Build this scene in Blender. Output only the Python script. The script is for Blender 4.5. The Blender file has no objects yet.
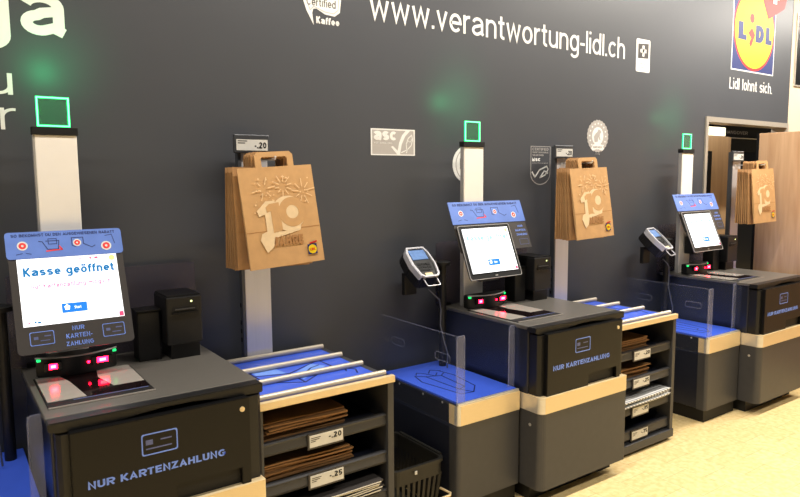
import bpy, bmesh, math, random
from mathutils import Matrix, Vector
random.seed(7)
scene = bpy.context.scene
COL = scene.collection

# ------------------------------------------------------------------ materials
def lin(c):
    return tuple((v/255/12.92) if v/255 <= .04045 else ((v/255+.055)/1.055)**2.4 for v in c) + (1,)

def mat(name, rgb, rough=.5, metal=0., noise=0., nscale=40., bump=0., emit=0., alpha=1., trans=0., coat=0., stretch=None, spec=.5, ior=1.45):
    m = bpy.data.materials.new(name); m.use_nodes = True
    nt = m.node_tree; b = nt.nodes['Principled BSDF']
    c = lin(rgb)
    b.inputs['Base Color'].default_value = c
    b.inputs['Roughness'].default_value = rough
    b.inputs['Metallic'].default_value = metal
    b.inputs['Specular IOR Level'].default_value = spec
    b.inputs['IOR'].default_value = ior
    b.inputs['Alpha'].default_value = alpha
    b.inputs['Transmission Weight'].default_value = trans
    b.inputs['Coat Weight'].default_value = coat
    if emit:
        b.inputs['Emission Color'].default_value = c
        b.inputs['Emission Strength'].default_value = emit
    if noise or bump:
        tc = nt.nodes.new('ShaderNodeTexCoord'); mp = nt.nodes.new('ShaderNodeMapping')
        nz = nt.nodes.new('ShaderNodeTexNoise'); nz.inputs['Scale'].default_value = nscale; nz.inputs['Detail'].default_value = 4
        nt.links.new(tc.outputs['Object'], mp.inputs['Vector']); nt.links.new(mp.outputs['Vector'], nz.inputs['Vector'])
        if stretch: mp.inputs['Scale'].default_value = stretch
        if noise:
            r = nt.nodes.new('ShaderNodeValToRGB')
            r.color_ramp.elements[0].position = .3; r.color_ramp.elements[1].position = .7
            r.color_ramp.elements[0].color = tuple(v*(1-noise) for v in c[:3]) + (1,)
            r.color_ramp.elements[1].color = tuple(min(1, v*(1+noise)) for v in c[:3]) + (1,)
            nt.links.new(nz.outputs['Fac'], r.inputs['Fac']); nt.links.new(r.outputs['Color'], b.inputs['Base Color'])
        if bump:
            bp = nt.nodes.new('ShaderNodeBump'); bp.inputs['Strength'].default_value = bump; bp.inputs['Distance'].default_value = .01
            nt.links.new(nz.outputs['Fac'], bp.inputs['Height']); nt.links.new(bp.outputs['Normal'], b.inputs['Normal'])
    return m

def wood_mat(name, dark, light):
    m = mat(name, light, .5); nt = m.node_tree; b = nt.nodes['Principled BSDF']
    tc = nt.nodes.new('ShaderNodeTexCoord'); mp = nt.nodes.new('ShaderNodeMapping'); mp.inputs['Scale'].default_value = (9, 9, .7)
    nz = nt.nodes.new('ShaderNodeTexNoise'); nz.inputs['Scale'].default_value = 2.2; nz.inputs['Detail'].default_value = 6; nz.inputs['Distortion'].default_value = .7
    r = nt.nodes.new('ShaderNodeValToRGB'); r.color_ramp.elements[0].position = .3; r.color_ramp.elements[1].position = .72
    r.color_ramp.elements[0].color = lin(dark); r.color_ramp.elements[1].color = lin(light)
    nt.links.new(tc.outputs['Object'], mp.inputs['Vector']); nt.links.new(mp.outputs['Vector'], nz.inputs['Vector'])
    nt.links.new(nz.outputs['Fac'], r.inputs['Fac']); nt.links.new(r.outputs['Color'], b.inputs['Base Color'])
    return m

def floor_mat():
    m = mat('cream_floor_tiles', (226, 204, 152), .42); nt = m.node_tree; b = nt.nodes['Principled BSDF']
    tc = nt.nodes.new('ShaderNodeTexCoord'); mp = nt.nodes.new('ShaderNodeMapping')
    mp.inputs['Rotation'].default_value = (0, 0, math.pi/2); mp.inputs['Location'].default_value = (0.03, 3.53, 0)
    br = nt.nodes.new('ShaderNodeTexBrick')
    br.inputs['Scale'].default_value = 1; br.inputs['Brick Width'].default_value = .222; br.inputs['Row Height'].default_value = .206
    br.inputs['Mortar Size'].default_value = .0014; br.inputs['Mortar Smooth'].default_value = .3; br.offset = .5
    br.inputs['Color1'].default_value = lin((226, 201, 146)); br.inputs['Color2'].default_value = lin((231, 207, 154)); br.inputs['Mortar'].default_value = lin((188, 160, 112))
    nz = nt.nodes.new('ShaderNodeTexNoise'); nz.inputs['Scale'].default_value = 32; nz.inputs['Detail'].default_value = 5
    r = nt.nodes.new('ShaderNodeValToRGB'); r.color_ramp.elements[0].position = .35; r.color_ramp.elements[1].position = .62
    r.color_ramp.elements[0].color = lin((236, 226, 204)); r.color_ramp.elements[1].color = (1, 1, 1, 1)
    mx = nt.nodes.new('ShaderNodeMixRGB'); mx.blend_type = 'MULTIPLY'; mx.inputs['Fac'].default_value = .8
    L = nt.links.new
    L(tc.outputs['Object'], mp.inputs['Vector']); L(mp.outputs['Vector'], br.inputs['Vector']); L(tc.outputs['Object'], nz.inputs['Vector'])
    L(nz.outputs['Fac'], r.inputs['Fac']); L(br.outputs['Color'], mx.inputs['Color1']); L(r.outputs['Color'], mx.inputs['Color2'])
    L(mx.outputs['Color'], b.inputs['Base Color'])
    return m

def stripe_mat():
    m = mat('striped_carrier_bag', (215, 215, 212), .45); nt = m.node_tree; b = nt.nodes['Principled BSDF']
    tc = nt.nodes.new('ShaderNodeTexCoord'); w = nt.nodes.new('ShaderNodeTexWave'); w.inputs['Scale'].default_value = 11; w.bands_direction = 'X'
    r = nt.nodes.new('ShaderNodeValToRGB'); r.color_ramp.elements[0].position = .25; r.color_ramp.elements[1].position = .4
    r.color_ramp.elements[0].color = lin((120, 120, 122)); r.color_ramp.elements[1].color = lin((220, 220, 216))
    nt.links.new(tc.outputs['Object'], w.inputs['Vector']); nt.links.new(w.outputs['Fac'], r.inputs['Fac']); nt.links.new(r.outputs['Color'], b.inputs['Base Color'])
    return m

M = dict(
 wall=mat('anthracite_wall', (72, 74, 79), .42, noise=.02, nscale=3, spec=.4),
 beige_wall=mat('beige_wall', (206, 190, 168), .7, noise=.03, nscale=5),
 floor=floor_mat(),
 wood=wood_mat('oak_laminate', (186, 146, 110), (212, 176, 140)),
 wood2=wood_mat('brown_laminate', (150, 122, 90), (172, 144, 108)),
 frame=mat('pale_aluminium', (178, 170, 158), .35, .3, noise=.03),
 black=mat('black_plastic', (20, 20, 21), .42, noise=.1, nscale=90, bump=.02),
 panel=mat('black_satin_panel', (14, 14, 15), .34, noise=.06, nscale=20, spec=.3),
 deep=mat('black_recess', (10, 10, 11), .6, noise=.1),
 navy=mat('navy_grey_steel', (36, 39, 52), .28, .2, noise=.05, nscale=15),
 grey=mat('dark_grey_steel', (66, 66, 68), .4, .1, noise=.04, nscale=25),
 strip=mat('champagne_strip', (232, 209, 164), .34, .3, noise=.03, nscale=30, stretch=(1, 1, 30)),  # brushed metal; warm light reflected off the floor is put into the beige
 silver=mat('bright_aluminium', (216, 212, 206), .3, .6, noise=.04, nscale=30),
 steel=mat('brushed_steel', (112, 108, 102), .3, .35, noise=.05, nscale=30, stretch=(1, 14, 1)),
 platesteel=mat('scanner_steel', (206, 198, 188), .16, .45, noise=.03, nscale=30),
 glass=mat('dark_scanner_glass', (22, 14, 15), .08, noise=.02),
 white=mat('white_powder_coat', (244, 240, 234), .5, noise=.02, nscale=10),
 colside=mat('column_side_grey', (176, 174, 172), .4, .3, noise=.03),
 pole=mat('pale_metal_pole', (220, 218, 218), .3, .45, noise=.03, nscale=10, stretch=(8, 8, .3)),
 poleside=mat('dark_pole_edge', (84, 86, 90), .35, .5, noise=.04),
 blue=mat('blue_mat', (60, 92, 206), .32, noise=.05, nscale=12, emit=.1),  # the mat is no lamp; a slight glow brightens its colour
 blueink=mat('dark_blue_line', (18, 30, 84), .5, noise=.03),
 paleink=mat('pale_blue_line', (112, 150, 232), .5, noise=.03),
 hdr=mat('printed_blue_sign', (98, 128, 204), .4, noise=.12, nscale=9, emit=.12),  # unlit printed sign, brightened by a faint glow of its own
 hdrink=mat('navy_print', (34, 44, 96), .5, noise=.03),
 redink=mat('red_print', (226, 62, 62), .5, noise=.03, emit=.1),  # plain ink, with a little self-glow in place of light
 whiteink=mat('white_print', (228, 228, 226), .5, noise=.02),
 greyink=mat('pale_grey_print', (172, 168, 165), .5, noise=.02),
 board=mat('anthracite_board', (62, 58, 56), .45, noise=.05),
 screen=mat('lit_white_screen', (248, 250, 255), .3, emit=1.15, noise=.01),
 scrblue=mat('screen_blue_text', (22, 104, 160), .4, emit=.75, noise=.01),
 scrpale=mat('screen_pale_text', (190, 120, 160), .4, emit=.6, noise=.01),
 scrfaint=mat('screen_faint_text', (140, 190, 222), .4, emit=.7, noise=.01),
 scrbtn=mat('screen_blue_button', (24, 110, 214), .4, emit=.9, noise=.01),
 scrred=mat('screen_red_icon', (214, 70, 110), .4, emit=.8, noise=.01),
 scryel=mat('screen_yellow_icon', (240, 224, 130), .4, emit=.8, noise=.01),
 lilac=mat('printed_blue_lettering', (112, 142, 222), .5, noise=.15, nscale=30, emit=.12),  # print, not a lamp; weak emission stands in for light on it
 dimlilac=mat('faint_blue_lettering', (92, 102, 150), .5, noise=.1, nscale=30),
 acry=mat('clear_acrylic', (150, 165, 215), .05, alpha=.022, spec=.15, noise=.01),
 acryedge=mat('acrylic_edge', (170, 175, 205), .2, alpha=.17, spec=.3, noise=.02),
 smoke=mat('smoked_acrylic', (84, 78, 88), .2, alpha=.5, noise=.02),
 beaconpane=mat('beacon_pane', (50, 160, 100), .05, alpha=.16, noise=.02, emit=.06),
 beacon=mat('beacon_green', (30, 255, 135), .3, emit=2.2, noise=.01),
 beaconcore=mat('beacon_light_edge', (150, 255, 205), .3, emit=1.3, noise=.01),
 redled=mat('red_led', (255, 12, 45), .3, emit=26, noise=.01),
 redcore=mat('red_led_core', (255, 160, 175), .3, emit=3, noise=.01),
 greenled=mat('green_led', (30, 220, 110), .3, emit=2, noise=.01),
 whiteled=mat('white_led', (220, 235, 160), .3, emit=2, noise=.01),
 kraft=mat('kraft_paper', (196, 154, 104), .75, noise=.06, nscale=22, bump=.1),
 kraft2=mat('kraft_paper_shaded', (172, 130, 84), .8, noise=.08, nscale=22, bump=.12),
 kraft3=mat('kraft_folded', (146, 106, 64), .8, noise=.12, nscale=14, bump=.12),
 kraftfold=mat('kraft_crease', (168, 122, 74), .8, noise=.06),
 bagwhite=mat('bag_white_print', (226, 200, 160), .7, noise=.05, nscale=40),
 bagdot=mat('bag_pale_print', (228, 196, 150), .7, noise=.05, nscale=40),
 yellow=mat('logo_yellow', (222, 190, 14), .5, noise=.01),
 logoblue=mat('logo_blue', (28, 40, 100), .5, noise=.02),
 logored=mat('logo_red', (200, 34, 28), .5, noise=.02),
 label=mat('price_card', (216, 214, 206), .5, noise=.03, nscale=60),
 ink=mat('black_print', (28, 28, 30), .6, noise=.02),
 roller=mat('beige_roller', (190, 180, 162), .35, .25, noise=.03),
 striped=stripe_mat(),
 basket=mat('black_basket_plastic', (38, 37, 34), .45, noise=.06, nscale=60, bump=.03),
 cable=mat('grey_cable', (96, 98, 106), .5, noise=.05),
 termwhite=mat('terminal_silver', (206, 206, 212), .3, .3, noise=.02),
 termscreen=mat('terminal_display', (98, 128, 176), .2, emit=.35, noise=.15, nscale=60),
 lamp=mat('lit_lamp_box', (255, 244, 214), .4, emit=1.1, noise=.01),
)

# ------------------------------------------------------------------ mesh builder.  v = distance in front of the wall, so y = -v
class MB:
    def __init__(s, T=None): s.bm = bmesh.new(); s.T = T or Matrix.Identity(4)
    def _v(s, x, v, z): return s.bm.verts.new(s.T @ Vector((x, -v, z)))
    def box(s, x0, x1, v0, v1, z0, z1, bev=0, T=None, seg=2):
        b = bmesh.new(); bmesh.ops.create_cube(b, size=1)
        for w in b.verts: w.co = Vector(((x0+x1)/2+w.co.x*(x1-x0), -(v0+v1)/2+w.co.y*(v1-v0), (z0+z1)/2+w.co.z*(z1-z0)))
        if bev: bmesh.ops.bevel(b, geom=b.edges[:], offset=bev, segments=seg, affect='EDGES', profile=.5)
        return s._merge(b, T)
    def _merge(s, b, T=None):
        TT = s.T @ T if T else s.T
        mp = {w: s.bm.verts.new(TT @ w.co) for w in b.verts}
        for f in b.faces:
            try: s.bm.faces.new([mp[w] for w in f.verts])
            except ValueError: pass
        b.free(); return s
    def prism(s, pts, v0, v1, axis='v', T=None, bev=0):
        # polygon extruded: axis 'v' -> pts are (x,z); 'x' -> (v,z); 'z' -> (x,v)
        b = bmesh.new()
        def P(p, t):
            if axis == 'v': return Vector((p[0], -t, p[1]))
            if axis == 'x': return Vector((t, -p[0], p[1]))
            return Vector((p[0], -p[1], t))
        A = [b.verts.new(P(p, v0)) for p in pts]; B = [b.verts.new(P(p, v1)) for p in pts]
        n = len(pts)
        b.faces.new(A); b.faces.new(B[::-1])
        for i in range(n): b.faces.new([A[i], B[i], B[(i+1) % n], A[(i+1) % n]])
        bmesh.ops.recalc_face_normals(b, faces=b.faces[:])
        if bev: bmesh.ops.bevel(b, geom=b.edges[:], offset=bev, segments=2, affect='EDGES')
        return s._merge(b, T)
    def ring(s, outer, inner, v0, v1, axis='v', T=None):
        # closed frame between two outlines of equal count
        b = bmesh.new(); n = len(outer)
        def P(p, t):
            if axis == 'v': return Vector((p[0], -t, p[1]))
            if axis == 'x': return Vector((t, -p[0], p[1]))
            return Vector((p[0], -p[1], t))
        O0 = [b.verts.new(P(p, v0)) for p in outer]; O1 = [b.verts.new(P(p, v1)) for p in outer]
        I0 = [b.verts.new(P(p, v0)) for p in inner]; I1 = [b.verts.new(P(p, v1)) for p in inner]
        for i in range(n):
            j = (i+1) % n
            b.faces.new([O0[i], O0[j], I0[j], I0[i]]); b.faces.new([O1[j], O1[i], I1[i], I1[j]])
            b.faces.new([O0[j], O0[i], O1[i], O1[j]]); b.faces.new([I0[i], I0[j], I1[j], I1[i]])
        bmesh.ops.recalc_face_normals(b, faces=b.faces[:])
        return s._merge(b, T)
    def cyl(s, p, q, r, n=16, r2=None):
        p = Vector((p[0], -p[1], p[2])); q = Vector((q[0], -q[1], q[2])); d = q-p
        b = bmesh.new(); bmesh.ops.create_cone(b, cap_ends=True, segments=n, radius1=r, radius2=r if r2 is None else r2, depth=d.length)
        return s._merge(b, Matrix.Translation((p+q)/2) @ d.to_track_quat('Z', 'Y').to_matrix().to_4x4())
    def tube(s, pts, r, n=8, closed=False):
        P = [Vector((p[0], -p[1], p[2])) for p in pts]; N = len(P); b = bmesh.new(); rings = []; up = None
        for i in range(N):
            if closed: t = P[(i+1) % N]-P[i-1]
            else: t = P[min(i+1, N-1)]-P[max(i-1, 0)]
            t.normalize()
            if up is None: up = t.orthogonal().normalized()
            else: up = (up-t*up.dot(t)).normalized()
            w = t.cross(up)
            rings.append([b.verts.new(P[i]+(up*math.cos(2*math.pi*k/n)+w*math.sin(2*math.pi*k/n))*r) for k in range(n)])
        for i in range(N if closed else N-1):
            a, c = rings[i], rings[(i+1) % N]
            for k in range(n): b.faces.new([a[k], a[(k+1) % n], c[(k+1) % n], c[k]])
        if not closed: b.faces.new(rings[0][::-1]); b.faces.new(rings[-1])
        bmesh.ops.recalc_face_normals(b, faces=b.faces[:])
        return s._merge(b)
    def line(s, pts, w, t, v0, closed=False):
        # flat stroke of width w drawn in the x,z plane, standing t proud of v0
        n = len(pts); rng = range(n if closed else n-1)
        for i in rng:
            a = Vector(pts[i]); c = Vector(pts[(i+1) % n]); d = (c-a)
            if d.length < 1e-6: continue
            d.normalize(); o = Vector((-d.y, d.x))*w/2; e = d*w*.35
            s.prism([a-e+o, c+e+o, c+e-o, a-e-o], v0, v0+t)
        return s
    def disc(s, cx, cz, r, v0, v1, n=20, rz=None):
        return s.prism([(cx+r*math.cos(2*math.pi*k/n), cz+(rz or r)*math.sin(2*math.pi*k/n)) for k in range(n)], v0, v1)
    def annulus(s, cx, cz, r, ri, v0, v1, n=24, k=1.):
        c = [(math.cos(2*math.pi*i/n), math.sin(2*math.pi*i/n)) for i in range(n)]
        return s.ring([(cx+r*a, cz+r*k*b) for a, b in c], [(cx+ri*a, cz+ri*k*b) for a, b in c], v0, v1)

def rrect(x0, x1, z0, z1, r, n=4):
    out = []
    for cx, cz, a0 in ((x1-r, z1-r, 0), (x0+r, z1-r, 90), (x0+r, z0+r, 180), (x1-r, z0+r, 270)):
        for k in range(n+1):
            a = math.radians(a0+90*k/n); out.append((cx+r*math.cos(a), cz+r*math.sin(a)))
    return out

def base_of(o):
    p = Vector((0, 0, 0))
    while o: p += o.location; o = o.parent
    return p

def thing(name, label, cat, loc=(0, 0, 0), group=None):
    o = bpy.data.objects.new(name, None); COL.objects.link(o); o.empty_display_size = .05
    o.location = (loc[0], -loc[1], loc[2]); tag(o, label, cat, group); return o
def tag(o, label=None, cat=None, group=None, kind=None):
    if label: o['label'] = label
    if cat: o['category'] = cat
    if group: o['group'] = group
    if kind: o['kind'] = kind
    return o
def part(name, mb, m, parent=None, label=None, smooth=False):
    bm = mb.bm
    bmesh.ops.recalc_face_normals(bm, faces=bm.faces[:])
    off = base_of(parent) if parent else Vector((0, 0, 0))
    for w in bm.verts: w.co -= off
    me = bpy.data.meshes.new(name); bm.to_mesh(me); bm.free()
    me.materials.append(M[m])
    if smooth:
        for p in me.polygons: p.use_smooth = True
    o = bpy.data.objects.new(name, me); COL.objects.link(o); o.parent = parent
    if label: o['label'] = label
    return o
def solo(name, mb, m, label, cat, group=None, smooth=False):
    # one-mesh thing whose origin sits at the centre of its base
    bm = mb.bm; lo = Vector([min(w.co[i] for w in bm.verts) for i in range(3)]); hi = Vector([max(w.co[i] for w in bm.verts) for i in range(3)])
    c = Vector(((lo.x+hi.x)/2, (lo.y+hi.y)/2, lo.z))
    for w in bm.verts: w.co -= c
    o = part(name, mb, m, None, smooth=smooth); o.location = c; tag(o, label, cat, group); return o

# ------------------------------------------------------------------ stroke lettering (grotesque letter forms drawn from lines and arcs)
def arc(cx, cy, rx, ry, a0, a1, n=12):
    return [(cx+rx*math.cos(math.radians(a0+(a1-a0)*k/n)), cy+ry*math.sin(math.radians(a0+(a1-a0)*k/n))) for k in range(n+1)]
CAP = 1.38
def glyph(ch, h):
    """strokes (points, closed) and advance; x height 1, cap height 1.38, h = half stroke"""
    H = CAP; A = arc; t = H-h; L = lambda *p: (list(p), False); C = lambda p: (p, True)
    lo = [C(A(.42, .5, .42-h, .5-h, 0, 345, 23))]
    if ch == ' ': return [], .42
    if ch == 'a': return [(A(.42, .66, .32, .34-h, 165, 0)+[(.74, .14), (.84, h*.8)], False), ([(.74, .6), (.42, .53)]+A(.36, .29, .36-h, .29-h, 100, 290)+[(.74, .24)], False)], .88
    if ch == 'b': return lo+[L((h, 0), (h, H))], .84
    if ch == 'c': return [(A(.42, .5, .42-h, .5-h, 42, 318, 18), False)], .78
    if ch == 'd': return lo+[L((.84-h, 0), (.84-h, H))], .84
    if ch == 'e': return [([(h, .5)]+A(.42, .5, .42-h, .5-h, 0, 318, 20), False)], .82
    if ch == 'f': return [([(.18, 0), (.18, H*.74)]+A(.46, H*.76, .28, .24*H-h, 180, 75, 8), False), L((0, 1-h), (.44, 1-h))], .44
    if ch == 'g': return lo+[([(.84-h, 1), (.84-h, -.08)]+A(.44, -.08, .40-h, .34-h, 0, -155), False)], .84
    if ch in 'hnm':
        s = [L((h, 0), (h, H if ch == 'h' else 1)), ([(h, .55)]+A(.40, .6, .40-h, .4-h, 180, 0)+[(.8-h, 0)], False)]
        if ch == 'm': s.append(([(.8-h, .55)]+A(1.12, .6, .40-h, .4-h, 180, 0)+[(1.52-h, 0)], False)); return s, 1.52
        return s, .8
    if ch == 'i': return [L((h, 0), (h, 1)), L((h, H-2*h), (h, H))], 2*h
    if ch == 'k': return [L((h, 0), (h, H)), L((h, .42), (.7, 1)), L((.28, .6), (.74, 0))], .74
    if ch == 'l': return [L((h, 0), (h, H))], 2*h
    if ch in 'oö': return lo+([L((.26, H-2*h), (.26, H)), L((.58, H-2*h), (.58, H))] if ch == 'ö' else []), .84
    if ch == 'r': return [L((h, 0), (h, 1)), ([(h, .5)]+A(.42, .58, .42-h, .42-h, 180, 80, 8), False)], .48
    if ch in 'sS':
        hh = H if ch == 'S' else 1; ry = (hh/2-h)/2; rx = (.40 if ch == 's' else .46)-h
        return [(A(rx+h, hh/2+ry, rx, ry, 25, 270, 12)+A(rx+h, hh/2-ry, rx, ry, 90, -155, 12), False)], 2*(rx+h)
    if ch == 't': return [([(.22, 1.28), (.22, .26)]+A(.42, .24, .2, .24-h, 180, 285, 6), False), L((0, 1-h), (.46, 1-h))], .48
    if ch == 'u': return [([(h, 1)]+A(.40, .4, .40-h, .4-h, 180, 360)+[(.8-h, .5)], False), L((.8-h, 0), (.8-h, 1))], .8
    if ch == 'v': return [L((h*.9, 1), (.37, h), (.74-h*.9, 1))], .74
    if ch == 'w': return [L((h*.9, 1), (.3, h), (.57, 1-h), (.84, h), (1.14-h*.9, 1))], 1.14
    if ch == 'z': return [L((0, 1-h), (.66-h, 1-h), (h, h), (.68, h))], .68
    if ch == '.': return [L((h, 0), (h, 2*h))], 2*h
    if ch == ':': return [L((h, .1), (h, .1+2*h)), L((h, .8), (h, .8+2*h))], 2*h
    if ch == '-': return [L((0, .5), (.4, .5))], .4
    if ch == '/': return [L((0, 0), (.4, H))], .4
    if ch == 'A': return [L((h*.8, 0), (.48, t), (.96-h*.8, 0)), L((.2, .42), (.76, .42))], .96
    if ch == 'B': return [([(h, h), (h, t), (.5, t)]+A(.5, H*.75-h/2, .32, H*.25-h/2, 90, -90, 8)+[(h, H*.5)], False), ([(.5, H*.5)]+A(.5, H*.25+h/2, .38, H*.25-h/2, 90, -90, 8)+[(h, h)], False)], .88+h
    if ch == 'C': return [(A(.52, H/2, .52-h, H/2-h, 45, 315, 18), False)], .98
    if ch == 'D': return [C([(h, h), (h, t), (.42, t)]+A(.42, H/2, .52-h, H/2-h, 90, -90, 14)[1:-1]+[(.42, h)])], .94
    if ch == 'E': return [L((.78, t), (h, t), (h, h), (.80, h)), L((h, H*.52), (.72, H*.52))], .8
    if ch == 'F': return [L((.78, t), (h, t), (h, 0)), L((h, H*.5), (.68, H*.5))], .78
    if ch == 'G': return [(A(.52, H/2, .52-h, H/2-h, 45, 330, 18)+[(1.0-h, H*.2), (1.0-h, H*.46), (.56, H*.46)], False)], 1.02
    if ch == 'H': return [L((h, 0), (h, H)), L((.9-h, 0), (.9-h, H)), L((h, H*.52), (.9-h, H*.52))], .9
    if ch == 'I': return [L((h, 0), (h, H))], 2*h
    if ch == 'J': return [([(.62-h, H), (.62-h, .34)]+A(.31, .34, .31-h, .34-h, 0, -170, 10), False)], .62
    if ch == 'K': return [L((h, 0), (h, H)), L((h, .5), (.8, H)), L((.32, .72), (.88-h*.4, 0))], .88
    if ch == 'L': return [L((h, H), (h, h), (.72, h))], .72
    if ch == 'M': return [L((h, 0), (h, t), (.54, .3), (1.08-h, t), (1.08-h, 0))], 1.08
    if ch == 'N': return [L((h, 0), (h, H-h*.4), (.9-h, h*.4), (.9-h, H))], .9
    if ch in 'OQ0': wd = .42 if ch == '0' else .54; return [C(A(wd, H/2, wd-h, H/2-h, 0, 345, 23))], 2*wd
    if ch == 'P': return [([(h, 0), (h, t), (.5, t)]+A(.5, H*.73-h/2, .36, H*.27-h/2, 90, -90, 8)+[(h, H*.46)], False)], .86+h
    if ch == 'R': return [([(h, 0), (h, t), (.5, t)]+A(.5, H*.73-h/2, .34, H*.27-h/2, 90, -90, 8)+[(h, H*.46)], False), L((.46, H*.46), (.88-h*.5, 0))], .88
    if ch == 'T': return [L((0, t), (.82, t)), L((.41, t), (.41, 0))], .82
    if ch == 'U': return [([(h, H)]+A(.44, .44, .44-h, .44-h, 180, 360)+[(.88-h, H)], False)], .88
    if ch == 'V': return [L((h*.8, H), (.46, h), (.92-h*.8, H))], .92
    if ch == 'W': return [L((h*.8, H), (.34, h), (.66, t), (.98, h), (1.32-h*.8, H))], 1.32
    if ch == 'Z': return [L((.02, t), (.80-h, t), (h, h), (.84, h))], .84
    if ch == '1': return [L((.04, H*.78), (.34, t), (.34, 0))], .34+h
    if ch == '2': return [(A(.4, H*.72, .4-h, H*.28-h, 165, -25, 10)+[(h, h), (.8, h)], False)], .8
    if ch == '3': return [(A(.38, H*.75-h/2, .36-h, H*.25-h/2, 150, -90, 9)+A(.38, H*.25+h/2, .4-h, H*.25-h/2, 90, -150, 9), False)], .8
    if ch == '5': return [([(.74, t), (.18, t), (.12, H*.52)]+A(.4, .43, .4-h, .43-h, 120, -150, 10), False)], .8
    if ch == '7': return [L((0, t), (.78-h, t), (.3, 0))], .78
    if ch == '8': return [C(A(.4, H*.75-h/2, .36-h, H*.25-h/2, 0, 340, 17)), C(A(.4, H*.25+h/2, .4-h, H*.25-h/2, 0, 340, 17))], .8
    raise KeyError(ch)

def text(body, x0, x1, z0, z1, v, T=None, bold=.0, thick=.0008, mb=None, gap=.2):
    """lettering fitted to a box: x0..x1 wide, z0..z1 from lowest to highest point; bold = extra half stroke"""
    h = .085+bold; mb = mb or MB(T); polys = []; x = 0; lay = 0
    for ch in body:
        st, adv = glyph(ch, h)
        for pts, cl in st:
            lay = (lay+1) % 4
            P = [Vector((p[0]+x, p[1])) for p in pts]
            P = [p for i, p in enumerate(P) if i == 0 or (p-P[i-1]).length > 1e-4]
            n = len(P); Lf = []; Rt = []
            for i in range(n):
                a = P[i-1] if (i > 0 or cl) else None; c = P[(i+1) % n] if (i < n-1 or cl) else None
                d1 = (P[i]-a).normalized() if a is not None else None; d2 = (c-P[i]).normalized() if c is not None else None
                if d1 is None: d1 = d2
                if d2 is None: d2 = d1
                n1 = Vector((-d1.y, d1.x)); n2 = Vector((-d2.y, d2.x)); m = n1+n2
                if m.length < .2: m = n1
                m.normalize(); k = min(h/max(.35, m.dot(n1)), h*2.2)
                Lf.append(P[i]+m*k); Rt.append(P[i]-m*k)
            for i in range(n if cl else n-1):
                j = (i+1) % n; polys.append(([Lf[i], Lf[j], Rt[j], Rt[i]], lay*.00012))
        x += adv+gap
    xs = [p.x for q, e in polys for p in q]; ys = [p.y for q, e in polys for p in q]
    ax, bx, ay, by = min(xs), max(xs), min(ys), max(ys)
    for q, e in polys:
        mb.prism([(x0+(p.x-ax)/(bx-ax)*(x1-x0), z0+(p.y-ay)/(by-ay)*(z1-z0)) for p in q], v, v+thick+e)
    return mb

U1, U2, U3 = 0., 2.065, 4.157
US = (U1, U2, U3)
WHO = ('nearest checkout', 'middle checkout', 'far checkout')

def copy_tree(o, parent=None):
    c = o.copy(); COL.objects.link(c); c.parent = parent
    for ch in list(o.children): copy_tree(ch, c)
    return c
def repeat(root, labels, group, units=(1, 2)):
    root['label'] = labels[0]; root['group'] = group
    out = [root]
    for k in units:
        c = copy_tree(root); c.location.x += US[k]; c['label'] = labels[k]; out.append(c)
    return out

# ------------------------------------------------------------------ setting
def struct(name, mb, m):
    o = part(name, mb, m); o['kind'] = 'structure'; return o
DX0, DX1, DZ = 5.0, 6.345, 2.062
s_ = MB(); s_.box(-3, DX0, -.12, 0, 0, 4.2); s_.box(DX0, DX1, -.12, 0, DZ, 4.2); struct('wall_back', s_, 'wall')
struct('floor', MB().box(-4, 11, -3, 7, -.06, 0), 'floor')
struct('wall_right', MB().box(DX1, DX1+.6, -.12, .003, 0, 4.2), 'beige_wall')
f_ = MB(); f_.box(DX0-.004, DX0+.03, -.125, .012, 0, DZ+.004); f_.box(DX0+.03, DX1-.002, -.125, .012, DZ-.036, DZ+.004); f_.box(DX1-.03, DX1-.001, -.125, .012, 0, DZ-.036)
struct('trim_1', f_, 'frame')
struct('wall_beyond', MB().box(4.6, 8.2, -.85, -.8, 0, 3.), 'panel')
struct('ceiling', MB().box(4.6, 8.2, -.8, -.125, 2.32, 2.36), 'deep')

t = thing('wooden_partition', 'tall oak laminate partition panel standing beside the far checkout', 'partition', (5.77, .8, 0))
part('panel', MB().box(5.752, 5.79, .05, 2.0, 0, 1.955, .003), 'wood', t)
part('edge_post', MB().box(5.752, 5.79, .028, .05, 0, 1.955), 'black', t)
t = thing('wardrobe', 'brown laminate cupboard front seen through the doorway behind the far checkout', 'cupboard', (6.05, -.55, 0))
part('door', MB().box(5.82, 6.33, -.56, -.5, 0, 1.972, .004), 'wood2', t)
part('edge_strip', MB().box(5.895, 5.985, -.5, -.492, .02, 1.83), 'panel', t)
t = thing('lamp_box', 'lit white light box above the brown cupboard in the doorway', 'lamp', (6.0, -.53, 1.973))
part('housing', MB().box(5.83, 6.22, -.58, -.505, 1.973, 2.06, .004), 'frame', t)
part('diffuser', MB().box(5.835, 6.215, -.505, -.498, 1.977, 2.055), 'lamp', t)
t = thing('doorway_sign', 'dark sign board with small pale capital lettering inside the doorway', 'sign', (6.9, -.7, 1.9))
part('board', MB().box(6.36, 7.5, -.72, -.7, 1.85, 2.2), 'deep', t)
part('lettering', text('HANGOVER', 6.57, 7.02, 2.022, 2.062, -.699), 'greyink', t)
part('shelf_edge', MB().box(6.6, 7.3, -.7, -.68, 1.98, 1.99), 'greyink', t)
t = thing('dark_poster', 'dark poster in a pale frame on the beige wall at the right edge', 'poster', (6.6, .01, 2.36))
part('frame', MB().box(6.405, 6.8, .0032, .014, 2.4, 3.04, .002), 'frame', t); part('print', MB().box(6.42, 6.785, .014, .015, 2.415, 3.025), 'panel', t)

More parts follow.
